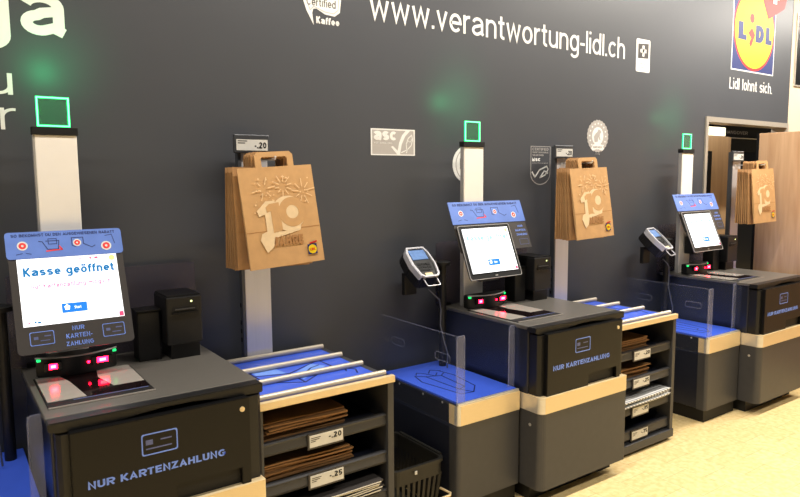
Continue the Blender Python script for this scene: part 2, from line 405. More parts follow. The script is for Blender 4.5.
# ------------------------------------------------------------------ wall lettering and emblems (flat decals on the wall)
def decal(name, mb, m, label, cat='wall sign', group=None): return solo(name, mb, m, label, cat, group)
decal('wall_lettering', text('www.verantwortung-lidl.ch', 1.868, 3.955, 2.362, 2.545, .0003, bold=-.004, gap=.15), 'whiteink', 'long white web address lettering across the top of the grey wall')
decal('wall_lettering', text('ga', .13, .468, 2.083, 2.31, .0003, bold=.03), 'whiteink', 'very large white letters ga cut by the top left corner of the photo')
decal('wall_lettering', text('u', .17, .272, 1.921, 2.0, .0003, bold=-.02), 'whiteink', 'white letter u on the wall above the letter r, left edge')
decal('wall_lettering', text('r', .225, .277, 1.792, 1.872, .0003, bold=-.02), 'whiteink', 'white letter r on the wall directly below the letter u, left edge')

# coffee certificate
t = thing('coffee_certificate', 'white speech-bubble coffee certificate emblem at the top of the wall', 'emblem', (1.59, 0, 2.33))
def bub(k):
    pts = [(1.455, 2.62), (1.69, 2.62), (1.705, 2.5), (1.694, 2.41), (1.665, 2.388), (1.61, 2.392), (1.565, 2.413), (1.547, 2.41), (1.541, 2.39), (1.548, 2.335), (1.51, 2.40), (1.475, 2.50)]
    c = (1.6, 2.5); return [(c[0]+(x-c[0])*k, c[1]+(z-c[1])*k) for x, z in pts]
part('bubble', MB().prism(bub(1), -.001, .001), 'whiteink', t)
part('outline', MB().line([(1.49, 2.5), (1.53, 2.403), (1.55, 2.421), (1.61, 2.403), (1.658, 2.4), (1.684, 2.42), (1.692, 2.52), (1.69, 2.6)], .0035, .0003, .001), 'greyink', t)
part('lettering', text('UTZ', 1.53, 1.66, 2.468, 2.55, .001, bold=.03), 'board', t)
part('lettering', text('Certified', 1.512, 1.67, 2.425, 2.462, .001), 'board', t)
part('lettering', text('Kaffee', 1.562, 1.69, 2.343, 2.38, .0003, bold=.07), 'whiteink', t)

# fish-farming certificate with tick
t = thing('fish_certificate', 'rectangular asc fish certificate with white frame and tick on the wall', 'emblem', (2.0, 0, 1.72))
x0, x1, z0, z1 = 1.866, 2.149, 1.72, 1.858
part('panel', MB().box(x0, x1, -.001, .0008, z0, z1), 'greyink', t)
part('frame', MB().ring([(x0, z0), (x1, z0), (x1, z1), (x0, z1)], [(x0+.008, z0+.006), (x1-.008, z0+.006), (x1-.008, z1-.007), (x0+.008, z1-.007)], .0008, .0014), 'whiteink', t)
part('lettering', text('asc', 1.884, 2.025, 1.797, 1.846, .0008, gap=.1, bold=.07), 'whiteink', t)
part('lettering', text('ASC-AQUA.ORG', 1.884, 2.0, 1.779, 1.788, .0008), 'whiteink', t)
part('tick', MB().prism([(1.992, 1.765), (2.004, 1.77), (2.035, 1.745), (2.046, 1.79), (2.065, 1.828), (2.09, 1.852), (2.118, 1.852), (2.085, 1.822), (2.062, 1.78), (2.05, 1.724), (2.034, 1.724)], .0008, .0013), 'whiteink', t)
part('fish', MB().line([(2.06, 1.736), (2.095, 1.75), (2.092, 1.78), (2.105, 1.812), (2.128, 1.83), (2.134, 1.805), (2.125, 1.775), (2.1, 1.752), (2.093, 1.735)], .005, .0004, .0008).line([(2.1, 1.80), (2.118, 1.792), (2.13, 1.808)], .003, .0004, .0008), 'whiteink', t)

# round white badge half hidden behind the middle column
t = thing('round_badge', 'round white badge on the wall half hidden behind the middle white column', 'emblem', (2.535, 0, 1.57))
part('disc', MB().disc(2.52, 1.676, .105, -.001, .001, 36), 'whiteink', t)
part('lettering', text('BIO', 2.47, 2.6, 1.645, 1.71, .001, bold=.03), 'board', t)
part('border', MB().annulus(2.535, 1.676, .098, .092, .001, .0014, 36), 'greyink', t)

# sea-fishing certificate
t = thing('sea_fish_certificate', 'tall rounded fish certificate outlined in white beside the middle price pole', 'emblem', (3.13, 0, 1.55))
O = [(3.045, 1.793), (3.045, 1.62)]+[(3.134-.089*math.cos(math.pi*k/10), 1.62-.068*math.sin(math.pi*k/10)) for k in range(1, 10)]+[(3.223, 1.62), (3.223, 1.793)]
ci = Vector((3.134, 1.68))
I = [((p[0]-ci.x)*.95+ci.x, (p[1]-ci.y)*.965+ci.y) for p in O]
part('outline', MB().ring(O, I, -.001, .001), 'greyink', t)
for i, (s, a, c) in enumerate((('CERTIFIED', 1.765, 1.783), ('SUSTAINABLE', 1.748, 1.761), ('SEAFOOD', 1.731, 1.744))):
    part('lettering', text(s, 3.06, 3.205 if i < 2 else 3.16, a, c, .0003, bold=.03), 'greyink', t)
part('lettering', text('MSC', 3.058, 3.13, 1.697, 1.722, .0003, bold=.12), 'whiteink', t)
part('lettering', text('www.msc.org/ch', 3.058, 3.2, 1.683, 1.692, .0003), 'greyink', t)
part('tick', MB().line([(3.06, 1.632), (3.085, 1.6), (3.125, 1.645), (3.19, 1.668), (3.205, 1.65), (3.18, 1.615), (3.13, 1.597), (3.17, 1.64), (3.2, 1.625)], .009, .0005, .0003), 'whiteink', t)

# frog seal
t = thing('frog_seal', 'oval white frog seal with scalloped border high on the wall', 'emblem', (3.687, 0, 1.75))
nn = 48
part('border', MB().ring([(3.687+(.107+.006*(k % 2))*math.cos(2*math.pi*k/nn), 1.872+(.104+.006*(k % 2))*math.sin(2*math.pi*k/nn)) for k in range(nn)], [(3.687+.06*math.cos(2*math.pi*k/nn), 1.872+.062*math.sin(2*math.pi*k/nn)) for k in range(nn)], -.001, .001), 'greyink', t)
part('field', MB().disc(3.687, 1.872, .059, .0003, .0007, 32, .061), 'whiteink', t)
part('frog', MB().prism([(3.655, 1.83), (3.645, 1.868), (3.668, 1.893), (3.682, 1.9), (3.692, 1.918), (3.712, 1.914), (3.722, 1.9), (3.712, 1.888), (3.706, 1.87), (3.718, 1.845), (3.704, 1.848), (3.692, 1.868), (3.688, 1.835)], .0007, .0011), 'greyink', t)
part('banner', MB().prism([(3.62, 1.79), (3.64, 1.815), (3.687, 1.822), (3.734, 1.815), (3.754, 1.79), (3.74, 1.775), (3.687, 1.788), (3.634, 1.775)], .001, .0014), 'whiteink', t)
part('lettering', text('RAINFOREST', 3.64, 3.735, 1.79, 1.808, .0014, bold=.02), 'greyink', t)
part('dots', (lambda b: [b.disc(3.687+.084*math.cos(a*.39), 1.872+.084*math.sin(a*.39), .006, .001, .0013, 8) for a in range(16)] and b)(MB()), 'whiteink', t)
part('footer', text('ra.org', 3.665, 3.71, 1.748, 1.756, .0003, bold=.03), 'greyink', t)

# cross label
t = thing('cross_label', 'small white label with white cross on a dark square beside the web address', 'emblem', (4.165, 0, 2.335))
part('card', MB().prism(rrect(4.083, 4.243, 2.335, 2.56, .012), -.001, .001), 'whiteink', t)
part('field', MB().prism([(4.103, 2.425), (4.225, 2.432), (4.225, 2.535), (4.103, 2.527)], .001, .0014), 'board', t)
part('cross', MB().box(4.131, 4.197, .0014, .0018, 2.468, 2.492).box(4.153, 4.175, .0014, .0018, 2.443, 2.517), 'whiteink', t)
part('lettering', text('SUISSE', 4.11, 4.2, 2.385, 2.402, .001), 'greyink', t); part('lettering', text('GARANTIE', 4.11, 4.2, 2.36, 2.376, .001), 'greyink', t)

# big square shop emblem
t = thing('shop_emblem', 'large square shop emblem with yellow disc on blue, top right of wall', 'shop sign', (5.685, 0, 2.30))
x0, x1, z0, z1 = 5.338, 6.032, 2.458, 3.156
part('border', MB().box(x0, x1, .0003, .001, z0, z1), 'whiteink', t)
part('field', MB().box(x0+.01, x1-.01, .001, .0016, z0+.01, z1-.01), 'logoblue', t)
part('red_ring', MB().disc(5.685, 2.807, .335, .0016, .0022, 48), 'logored', t)
part('yellow_disc', MB().disc(5.685, 2.807, .315, .0022, .0028, 48), 'yellow', t)
part('lettering', text('L', 5.425, 5.555, 2.71, 2.85, .0028, bold=.12), 'logoblue', t)
part('lettering', text('DL', 5.7, 5.975, 2.71, 2.85, .0028, bold=.12), 'logoblue', t)
part('slanted_i', MB().prism([(5.58, 2.772), (5.64, 2.82), (5.69, 2.765), (5.632, 2.66), (5.6, 2.69), (5.63, 2.735)], .0028, .0034).disc(5.635, 2.895, .038, .0028, .0034, 20), 'logored', t)
h = [(5.90, 2.92), (5.80, 3.06), (5.79, 3.15), (5.84, 3.22), (5.93, 3.22), (5.99, 3.17), (6.06, 3.22), (6.15, 3.22), (6.21, 3.14), (6.17, 3.04)]
part('heart', MB().prism(h, .003, .0042), 'logored', t)
part('heart_cross', MB().box(5.97, 6.03, .0042, .0048, 3.06, 3.2).box(5.93, 6.07, .0042, .0048, 3.1, 3.16), 'whiteink', t)
part('lettering', text('Lidl lohnt sich.', 5.328, 6.03, 2.305, 2.395, .0003), 'whiteink', t)

# ------------------------------------------------------------------ checkout counter
def card_icon(mb, x0, x1, z0, z1, v, w=.004):
    r = rrect(x0, x1, z0, z1, (z1-z0)*.1, 3); cx, cz = (x0+x1)/2, (z0+z1)/2
    kx = 1-2*w/(x1-x0); kz = 1-2*w/(z1-z0)
    mb.ring(r, [((p[0]-cx)*kx+cx, (p[1]-cz)*kz+cz) for p in r], v, v+.0008); return mb

t = thing('checkout_counter', '', 'checkout counter', (.57, .4, 0))
CHK = t
o = part('cabinet_body', MB().box(.242, .9, .06, .70, .079, .868, .006), 'navy', t)
part('body_front', MB().prism([(.25, .70), (.25, .752), (.262, .768), (.885, .768), (.9, .752), (.9, .70)], .545, .845, 'z'), 'black', o)
part('plinth', MB().box(.262, .896, .1, .705, 0, .08), 'deep', t)
part('worktop', MB().box(.23, .908, .045, .712, .868, .886, .003), 'steel', t)
lp = [(.23, .858), (.23, .884), (.908, .884), (.908, .85), (.80, .85), (.74, .857), (.66, .866), (.56, .866), (.5, .86), (.44, .852), (.38, .85), (.26, .85)]
part('front_lip', MB().prism(lp, .70, .762, bev=.003), 'black', t)
pd = [(.283, .545), (.283, .852), (.845, .852), (.845, .545), (.812, .545), (.812, .607), (.59, .607), (.59, .545)]
o = part('service_door', MB().prism(pd, .755, .790, bev=.002), 'panel', t)
part('lettering', text('NUR KARTENZAHLUNG', .324, .754, .663, .694, .790, bold=.05, gap=.15), 'lilac', o, label='pale blue printed lettering')
ci_ = card_icon(MB(), .484, .597, .73, .801, .790); part('card_icon', ci_, 'lilac', o)
g_ = MB().box(.497, .519, .790, .7907, .764, .78); g_.box(.497, .578, .790, .7907, .749, .753); g_.box(.543, .578, .790, .7907, .773, .777)
part('card_detail', g_, 'dimlilac', o)
part('lock', MB().cyl((.818, .789, .815), (.818, .794, .815), .009), 'strip', o)
part('slot_recess', MB().box(.585, .817, .768, .77, .54, .612), 'deep', t)
def nose(x0, x1, v0, v1, r=.035, n=5):
    p = [(x0, v0)]
    p += [(x0+r-r*math.cos(math.pi/2*k/n), v1-r+r*math.sin(math.pi/2*k/n)) for k in range(n+1)]
    p += [(x1-.006+.006*math.sin(math.pi/2*k/3), v1-.006+.006*math.cos(math.pi/2*k/3)) for k in range(4)]
    return p+[(x1, v0)]
o = part('accent_strip', MB().prism(nose(.238, .894, .55, .80), .466, .546, 'z'), 'strip', t)
def corner(x0, v0, v1, r, e=.0008): return [(x0-e, v0)]+[(x0+r-(r+e)*math.cos(math.pi/2*k/6), v1-r+(r+e)*math.sin(math.pi/2*k/6)) for k in range(6)]+[(x0+r, v1-r), (x0+r, v0)]
part('corner_trim', MB().prism(corner(.238, .6, .80, .035), .4665, .5455, 'z'), 'silver', o, label='bright silver corner of the strip')
o = part('lower_door', MB().prism(nose(.238, .894, .12, .797), .079, .4655, 'z'), 'grey', t)
part('side_lock', MB().cyl((.236, .725, .4), (.246, .725, .4), .008), 'silver', o)
# scanner plate let into the top
o = part('scanner_plate', MB().box(.25, .577, .245, .63, .8855, .8895, .002), 'deep', t)
pb = MB(); pb.prism([(.256, .255), (.256, .566), (.372, .566), (.352, .36), (.33, .255)], .889, .8912, 'z'); pb.prism([(.572, .255), (.46, .255), (.445, .36), (.47, .5), (.572, .5)], .889, .8912, 'z'); pb.box(.25, .577, .626, .631, .887, .8915)
part('steel_cheeks', pb, 'platesteel', o)
part('scanner_glass', MB().prism([(.33, .255), (.352, .36), (.372, .57), (.572, .57), (.572, .5), (.47, .5), (.445, .36), (.46, .255)], .8885, .8905, 'z'), 'glass', o)
part('front_label', MB().box(.33, .566, .576, .581, .8895, .8904), 'dimlilac', o)
# scanner tower bar
bp_ = [(.262+.275*k/12, .20+.07*math.sin(math.pi*(.12+.76*k/12))) for k in range(13)]
bar = MB().prism([(p[0], p[1]+.012) for p in bp_]+[(.53, .19), (.27, .19)], .8895, .962, 'z', bev=.004)
o = part('scanner_bar', bar, 'black', t)
part('top_rim', MB().tube([(p[0], p[1]+.01, .961) for p in bp_], .0035), 'colside', o)
for x, w in ((.313, .017), (.478, .024)):
    part('red_window', MB().box(x-w-.012, x+w+.012, .268, .283, .917, .949, .002), 'glass', o)
    part('red_light', MB().box(x-w*.8, x+w*.8, .283, .2845, .924, .944, .0), 'redled', o)
    part('light_core', MB().box(x-w*.45, x+w*.45, .2845, .2855, .929, .939), 'redcore', o)
part('red_light', MB().disc(.43, .932, .005, .283, .2845, 10), 'redled', o)
for x in (.272, .528): part('status_led', MB().box(x-.007, x+.007, .235, .247, .948, .957, .002), 'greenled', o)
repeat(t, ['dark checkout counter with red lit scanner, cut by the left and bottom edges',
           'dark checkout counter in the middle with steel worktop and beige strip',
           'dark checkout counter at the far right in front of the oak partition'], 'checkout counters')

# ------------------------------------------------------------------ status column with square green beacon
t = thing('status_column', '', 'signal column', (.382, .1, .886))
o = part('post', MB().box(.317, .458, .112, .14, .8865, 1.768, .003), 'white', t)
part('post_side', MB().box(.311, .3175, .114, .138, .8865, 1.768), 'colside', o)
part('cap', MB().box(.309, .463, .106, .146, 1.768, 1.797, .002), 'deep', t)
a, c = (.329, .440), (1.798, 1.908)
o = part('beacon', MB().ring([(a[0], c[0]), (a[1], c[0]), (a[1], c[1]), (a[0], c[1])], [(a[0]+.007, c[0]+.007), (a[1]-.007, c[0]+.007), (a[1]-.007, c[1]-.007), (a[0]+.007, c[1]-.007)], .125, .132), 'beacon', t, label='glowing green square light frame')
part('light_edge', MB().ring([(a[0]+.0015, c[0]+.0015), (a[1]-.0015, c[0]+.0015), (a[1]-.0015, c[1]-.0015), (a[0]+.0015, c[1]-.0015)], [(a[0]+.0055, c[0]+.0055), (a[1]-.0055, c[0]+.0055), (a[1]-.0055, c[1]-.0055), (a[0]+.0055, c[1]-.0055)], .132, .133), 'beaconcore', o)
part('clear_pane', MB().box(a[0]+.007, a[1]-.007, .127, .129, c[0]+.007, c[1]-.007), 'beaconpane', o)
repeat(t, [f'tall white column topped by a glowing green square, behind the {w}' for w in WHO], 'status columns')

# ------------------------------------------------------------------ smoked back panel
t = thing('smoked_panel', '', 'panel', (.55, .04, .886))
part('pane', MB().prism(rrect(.2, .915, .8865, 1.243, .01), .034, .040), 'smoke', t)
part('foot', MB().box(.25, .29, .03, .06, .8865, .9).box(.8, .84, .03, .06, .8865, .9), 'black', t)
repeat(t, [f'low smoked acrylic back panel standing on the {w}' for w in WHO], 'smoked back panels')

# ------------------------------------------------------------------ touch monitors (tilted back)
TM = Matrix.Translation((0, -.222, 1.325)) @ Matrix.Rotation(math.radians(-22.6), 4, 'X')
def screen_content(o, title, sub):
    v = .0065
    part('title_text', text('Kasse geöffnet', .241, .541, -.08, -.036, v, TM, bold=.055, gap=.14), title, o)
    part('subtitle_text', text('Nur Kartenzahlung möglich', .26, .523, -.122, -.097, v, TM, bold=.03), sub, o)
    part('start_button', MB(TM).box(.35, .433, v-.0005, v+.0005, -.214, -.18), 'scrbtn', o)
    bk = MB(TM).prism([(.358, -.19), (.377, -.19), (.374, -.204), (.361, -.204)], v+.0005, v+.001); bk.line([(.362, -.19), (.3675, -.184), (.373, -.19)], .002, .0005, v+.0005)
    part('basket_symbol', bk, 'screen', o); part('button_text', text('Start', .391, .413, -.202, -.192, v+.0005, TM, bold=.02), 'screen', o)
    part('status_text', text('18:12', .42, .452, -.021, -.012, v, TM), sub, o)
    part('status_icon', MB(TM).box(.478, .49, v, v+.0005, -.019, -.012).disc(.464, -.016, .004, v, v+.0005, 10), 'scrred', o)
    part('hint_line', MB(TM).box(.262, .51, v, v+.0004, -.1535, -.1525), 'scrfaint', o)
    part('corner_icon', MB(TM).box(.538, .553, v, v+.0005, -.248, -.231), 'scrred', o)
    part('yellow_icon', MB(TM).disc(.538, -.02, .011, v, v+.0005, 12), 'scryel', o)
    part('foot_icon', MB(TM).box(.26, .266, v, v+.0005, -.24, -.233).box(.27, .28, v, v+.0005, -.242, -.235), 'scrblue', o)
    part('foot_cross', MB(TM).line([(.238, -.243), (.25, -.233)], .002, .0005, v).line([(.25, -.243), (.238, -.233)], .002, .0005, v), 'scrred', o)

def header(t, x0, x1, z0, z1, v, r):
    """blue instruction strip with four pictograms"""
    o = part('header_sign', MB(TM).prism(rrect(x0, x1, z0, z1, r, 3), v-.002, v+.001), 'hdr', t, label='blue instruction strip with four pictograms')
    w = x1-x0; hgt = z1-z0; X = lambda f: x0+w*f; Z = lambda f: z0+hgt*f
    part('lettering', text('SO BEKOMMST DU DEN AUSGEWIESENEN RABATT', X(.05), X(.94), Z(.8), Z(.93), v+.001, TM, bold=.02), 'hdrink', o)
    rd = MB(TM); wd = MB(TM); kd = MB(TM)
    for fx, fz, r_ in ((.135, .48, .017), (.595, .5, .014), (.85, .32, .018)):
        part('white_ring', MB(TM).annulus(X(fx), Z(fz), r_, r_*.72, v+.001, v+.0016, 18), 'whiteink', o); d_ = part('red_dot', MB(TM).disc(X(fx), Z(fz), r_*.7, v+.001, v+.0016, 16), 'redink', o)
        wd.disc(X(fx), Z(fz), r_*.25, v+.0016, v+.002, 10)
    kd.line([(X(.27), Z(.62)), (X(.3), Z(.6)), (X(.34), Z(.3)), (X(.43), Z(.3)), (X(.44), Z(.62)), (X(.33), Z(.62))], .0025, .0005, v+.001)
    kd.line([(X(.35), Z(.7)), (X(.42), Z(.7)), (X(.42), Z(.5)), (X(.35), Z(.5))], .002, .0005, v+.001, True)
    rd.line([(X(.33), Z(.24)), (X(.46), Z(.28)), (X(.44), Z(.4))], .005, .0005, v+.001)
    kd.line([(X(.55), Z(.7)), (X(.65), Z(.7)), (X(.65), Z(.45)), (X(.72), Z(.3)), (X(.75), Z(.36))], .0025, .0005, v+.001)
    kd.line([(X(.55), Z(.7)), (X(.55), Z(.4)), (X(.58), Z(.35))], .0025, .0005, v+.001)
    kd.line([(X(.85), Z(.72)), (X(.91), Z(.76)), (X(.93), Z(.4))], .0022, .0005, v+.001); kd.line([(X(.08), Z(.16)), (X(.13), Z(.2))], .0022, .0005, v+.001); kd.line([(X(.16), Z(.2)), (X(.2), Z(.16))], .0022, .0005, v+.001)
    part('red_symbol', rd, 'redink', o); part('dot_centres', wd, 'whiteink', o); part('line_symbols', kd, 'hdrink', o)

def monitor_core(t, arm_x=(.36, .50)):
    part('mount_arm', MB().box(arm_x[0], arm_x[1], .152, .235, 1.03, 1.16, .006), 'black', t)

# nearest: printed face board around the screen
t = thing('touch_screen', 'large lit screen reading Kasse geöffnet with card notice board below it', 'monitor', (.385, .2, 1.0), 'checkout touch screens')
part('housing', MB(TM).prism(rrect(.21, .57, -.31, .02, .015), -.045, -.002, bev=.003), 'black', t)
bo = rrect(.2, .579, -.347, .05, .016); sc = rrect(.225, .555, -.25, -.005, .0005)
o = part('face_board', MB(TM).ring(bo, sc, -.001, .005), 'board', t)
for q in (.24, .474):
    ic = part('card_icon', card_icon(MB(TM), q, q+.076, -.319, -.271, .005, .0022), 'lilac', o)
    g_ = MB(TM); g_.box(q+.012, q+.026, .005, .0055, -.298, -.288).box(q+.032, q+.062, .005, .0055, -.305, -.302).box(q+.045, q+.066, .005, .0055, -.29, -.286)
    part('card_detail', g_, 'dimlilac', o)
part('lettering', text('NUR', .375, .415, -.282, -.262, .005, TM, bold=.03), 'lilac', o); part('lettering', text('KARTEN-', .353, .438, -.31, -.289, .005, TM, bold=.03), 'lilac', o); part('lettering', text('ZAHLUNG', .35, .44, -.337, -.317, .005, TM, bold=.03), 'lilac', o)
o = part('screen', MB(TM).box(.225, .555, -.002, .006, -.25, -.005), 'screen', t, label='bright white lit display')
screen_content(o, 'scrblue', 'scrpale')
header(t, .196, .583, -.004, .096, .007, .012)
monitor_core(t, (.318, .45))

# middle and far: bare tablet in front of a wider board
t2 = thing('touch_screen', '', 'monitor', (.385, .2, 1.0), 'checkout touch screens')
o = part('back_board', MB(TM).prism([(.19, .156), (.73, .156), (.73, -.128), (.196, -.128)], -.018, -.014), 'board', t2)
for i, s in enumerate(('NUR', 'KARTEN-', 'ZAHLUNG')): part('lettering', text(s, .635 if i else .66, .72 if i else .70, -.005-.025*i, .01-.025*i, -.014, TM, bold=.03), 'lilac', o)
part('card_icon', card_icon(MB(TM), .645, .715, -.108, -.074, -.014, .002), 'dimlilac', o)
header(t2, .188, .733, .031, .159, -.012, .002)
o = part('housing', MB(TM).prism(rrect(.2, .578, -.284, .018, .012), -.012, .0, bev=.004), 'black', t2)
bz = rrect(.2, .578, -.284, .018, .012); kx = lambda p: ((p[0]-.389)*.985+.389, (p[1]+.133)*.98-.133)
part('bezel_rim', MB(TM).ring(bz, [kx(p) for p in bz], -.003, .003), 'colside', o)
part('power_mark', MB(TM).box(.38, .398, .0005, .002, -.272, -.267), 'greyink', o)
o = part('screen', MB(TM).box(.226, .556, -.002, .006, -.25, -.002), 'screen', t2, label='bright white lit display')
screen_content(o, 'scrfaint', 'scrfaint')
monitor_core(t2)
t3 = copy_tree(t2); t2.location.x += U2; t3.location.x += U3
t2['label'] = 'lit tablet screen in front of a wide blue-topped board on the middle checkout'
t3['label'] = 'lit tablet screen below a blue header on the far checkout by the doorway'

# ------------------------------------------------------------------ receipt printer and small box
t = thing('receipt_printer', '', 'printer', (.787, .2, .886))
part('foot', MB().box(.735, .85, .13, .27, .8865, .95), 'black', t)
o = part('case', MB().box(.716, .858, .116, .292, .948, 1.14, .006), 'black', t)
part('paper_slot', MB().box(.742, .836, .29, .294, 1.078, 1.1), 'deep', o); part('slot_lip', MB().box(.738, .84, .292, .3, 1.07, 1.078, .001), 'panel', o); part('slot_lip', MB().box(.75, .828, .292, .297, 1.087, 1.092), 'grey', o)
part('lid', MB().box(.72, .854, .12, .288, 1.139, 1.146, .003), 'panel', o)
part('status_led', MB().disc(.815, 1.118, .004, .292, .2945, 10), 'whiteled', o)
repeat(t, [f'black receipt printer with paper slot on the {w}' for w in WHO], 'receipt printers')
t = thing('coupon_box', '', 'box', (.66, .2, .886))
part('case', MB().box(.62, .706, .15, .235, .8865, 1.083, .004), 'black', t)
part('lid', MB().box(.616, .71, .146, .239, 1.083, 1.09, .002), 'panel', t)
repeat(t, [f'small plain black box beside the receipt printer on the {w}' for w in WHO], 'small boxes beside the printers')

# ------------------------------------------------------------------ basket platform with blue mat and acrylic guard
t = thing('basket_platform', '', 'cabinet', (.03, .35, 0))
o = part('cabinet_body', MB().box(-.167, .227, .03, .65, .085, .46, .004), 'navy', t)
part('upper_casing', MB().box(-.169, .227, .03, .652, .46, .558, .003), 'black', t)
part('front_panel', MB().prism(nose(-.168, .227, .6, .664, .02), .082, .463, 'z'), 'grey', t)
o = part('accent_strip', MB().prism(nose(-.17, .2275, .6, .668, .02), .463, .556, 'z'), 'strip', t)
part('corner_trim', MB().prism(corner(-.17, .64, .668, .02), .4635, .5555, 'z'), 'silver', o)
part('plinth', MB().box(-.155, .22, .06, .645, 0, .086), 'deep', t)
part('strip_edge', MB().box(-.166, .226, .646, .662, .556, .566, .002), 'silver', t)
o = part('blue_mat', MB().box(-.155, .221, .035, .645, .557, .5685, .002), 'blue', t, label='bright blue mat with basket drawing')
TZ = Matrix.Translation((0, 0, .5685)) @ Matrix.Rotation(-math.pi/2, 4, 'X')      # draw in plan: x, z -> depth
def plan(mb_lines, z, w=.006, off=0.):
    b = MB()
    for pts, closed in mb_lines:
        n = len(pts)
        for i in range(n if closed else n-1):
            a = Vector(pts[i]); c = Vector(pts[(i+1) % n]); d = c-a
            if d.length < 1e-5: continue
            d.normalize(); q = Vector((-d.y, d.x))*w/2; e = d*w*.35
            b.prism([a-e+q, c+e+q, c+e-q, a-e-q], z, z+.0008, 'z')
    return b
bl = [([(-.07, .2), (-.1, .3), (-.06, .56), (.01, .57), (.08, .5), (.11, .3), (.09, .19)], False), ([(-.07, .2), (-.03, .24), (-.02, .5), (.01, .57)], False), ([(.09, .24), (.05, .27), (.03, .48), (-.02, .5)], False), ([(-.03, .24), (.05, .27)], False), ([(-.055, .19), (-.03, .16), (.0, .2)], False), ([(.02, .2), (.06, .16), (.1, .2)], False), ([(.0, .2), (.02, .26), (.06, .22)], False)]
part('basket_drawing', plan(bl, .5685), 'blueink', o)
sc = MB()
for v in (.2, .4, .55): sc.cyl((-.17, v, .548), (-.166, v, .548), .006, 10)
part('screws', sc, 'silver', t)
# guard: clear side sheet with a bent return at the front and a cut hand slot
gs = [(.05, .45), (.05, .884), (.625, .884), (.655, .88), (.655, .45)]
o = part('side_guard', MB().prism(gs, -.175, -.1705, 'x'), 'acry', t, label='clear acrylic side guard')
part('top_edge', MB().box(-.175, -.1705, .05, .645, .884, .886), 'acryedge', o)
part('front_return', MB().prism([(-.175, .655), (-.175, .66), (-.125, .66), (-.125, .655)], .568, .884, 'z'), 'acryedge', o)
part('front_rim', MB().tube([(-.173, .661, .57), (-.173, .661, .876), (-.166, .661, .884), (-.134, .661, .884), (-.127, .661, .876), (-.127, .661, .57)], .0022, 6), 'acryedge', o)
def slot(v0, v1, z0, z1, x, r=.012): return [(x, p[0], p[1]) for p in rrect(v0, v1, z0, z1, r)]
part('slot_outline', MB().tube(slot(.5, .61, .75, .787, -.173), .0016, 6, True), 'acryedge', o)
part('slot_outline', MB().tube(slot(.14, .25, .75, .787, -.173), .0012, 6, True), 'acryedge', o)  # fainter second outline: the slot's reflection built as a shape
o = part('counter_guard', MB().prism([(.06, .60), (.06, .884), (.62, .884), (.66, .86), (.66, .60)], .2225, .2255, 'x'), 'acry', t, label='clear acrylic guard beside the counter')
part('front_return', MB().prism([(.19, .62), (.19, .624), (.23, .624), (.23, .62)], .57, .874, 'z'), 'acryedge', o)
part('return_rim', MB().tube([(.178, .626, .57), (.188, .626, .6), (.19, .626, .86), (.2, .626, .878), (.228, .626, .878)], .002, 6), 'acryedge', o)
repeat(t, [f'low dark cabinet with blue basket mat and clear guards, left of the {w}' for w in WHO], 'basket platforms')

# ------------------------------------------------------------------ card terminals
def terminal(ux, yaw, label):
    t = thing('card_terminal', label, 'card reader', (ux+.17, .13, .569), 'card terminals')
    b = lambda: MB(Matrix.Translation((ux, 0, 0)))
    part('post', b().cyl((.172, .13, .5695), (.172, .13, 1.13), .02, 16), 'black', t, smooth=False)
    part('post_cap', b().cyl((.172, .13, 1.13), (.172, .13, 1.146), .044, 24).cyl((.172, .13, 1.146), (.172, .13, 1.152), .044, 24, .03), 'black', t)
    part('arm', b().tube([(.172, .13, 1.09), (.1, .13, 1.07), (.03, .11, 1.08), (.0, .12, 1.12)], .016, 10).box(-.06, .02, .07, .1, .98, 1.1, .004), 'black', t)
    R = Matrix.Translation((ux-.01, -.18, 1.15)) @ Matrix.Rotation(math.radians(yaw), 4, 'Z') @ Matrix.Rotation(math.radians(-48), 4, 'X')
    body = [(-.056, .104), (-.07, .07), (-.076, -.01), (-.06, -.085), (-.042, -.1), (.042, -.1), (.06, -.085), (.076, -.01), (.07, .07), (.056, .104)]
    o = part('shell', MB(R).prism(body, -.075, .014, bev=.008), 'black', t)
    inn = [(x*.87, z*.91) for x, z in body]
    part('silver_frame', MB(R).ring(body, inn, .012, .024), 'termwhite', o)
    part('left_band', MB(R).prism([(-.057, .10), (-.0735, .07), (-.0795, -.01), (-.063, -.088), (-.05, -.09), (-.063, -.01), (-.058, .07), (-.046, .1)], -.012, .022), 'termwhite', o)
    part('left_inset', MB(R).prism([(-.07, .06), (-.0745, -.01), (-.064, -.06), (-.06, -.06), (-.068, -.01), (-.064, .06)], -.062, -.012), 'panel', o)
    part('display', MB(R).box(-.05, .05, .014, .0195, .022, .086, .001), 'termscreen', o)
    k = MB(R)
    for q in range(3):
        for m_ in range(3): k.box(-.04+m_*.028, -.016+m_*.028, .014, .017, -.015-q*.02, -.001-q*.02, .001)
    part('keypad', k, 'panel', o)
    part('slot_light', MB(R).box(-.025, .02, .014, .018, -.086, -.07), 'strip', o)
    lp = [(x, z) for x, z in rrect(-.042, .042, -.145, -.09, .01)]
    part('card_guide', MB(R).tube([(x, .004, z) for x, z in lp], .003, 6, True), 'termwhite', o)
    part('cable', b().tube([(.02, .2, 1.02), (.05, .22, .985), (.085, .21, .96), (.105, .2, .9), (.1, .2, .82), (.115, .21, .74), (.135, .22, .66), (.14, .21, .58)], .0035, 6), 'cable', t)
    return t
for ux, yaw, w in zip(US, (0, 0, 10), WHO):
    terminal(ux, yaw, f'handheld card terminal on a black post left of the {w}')

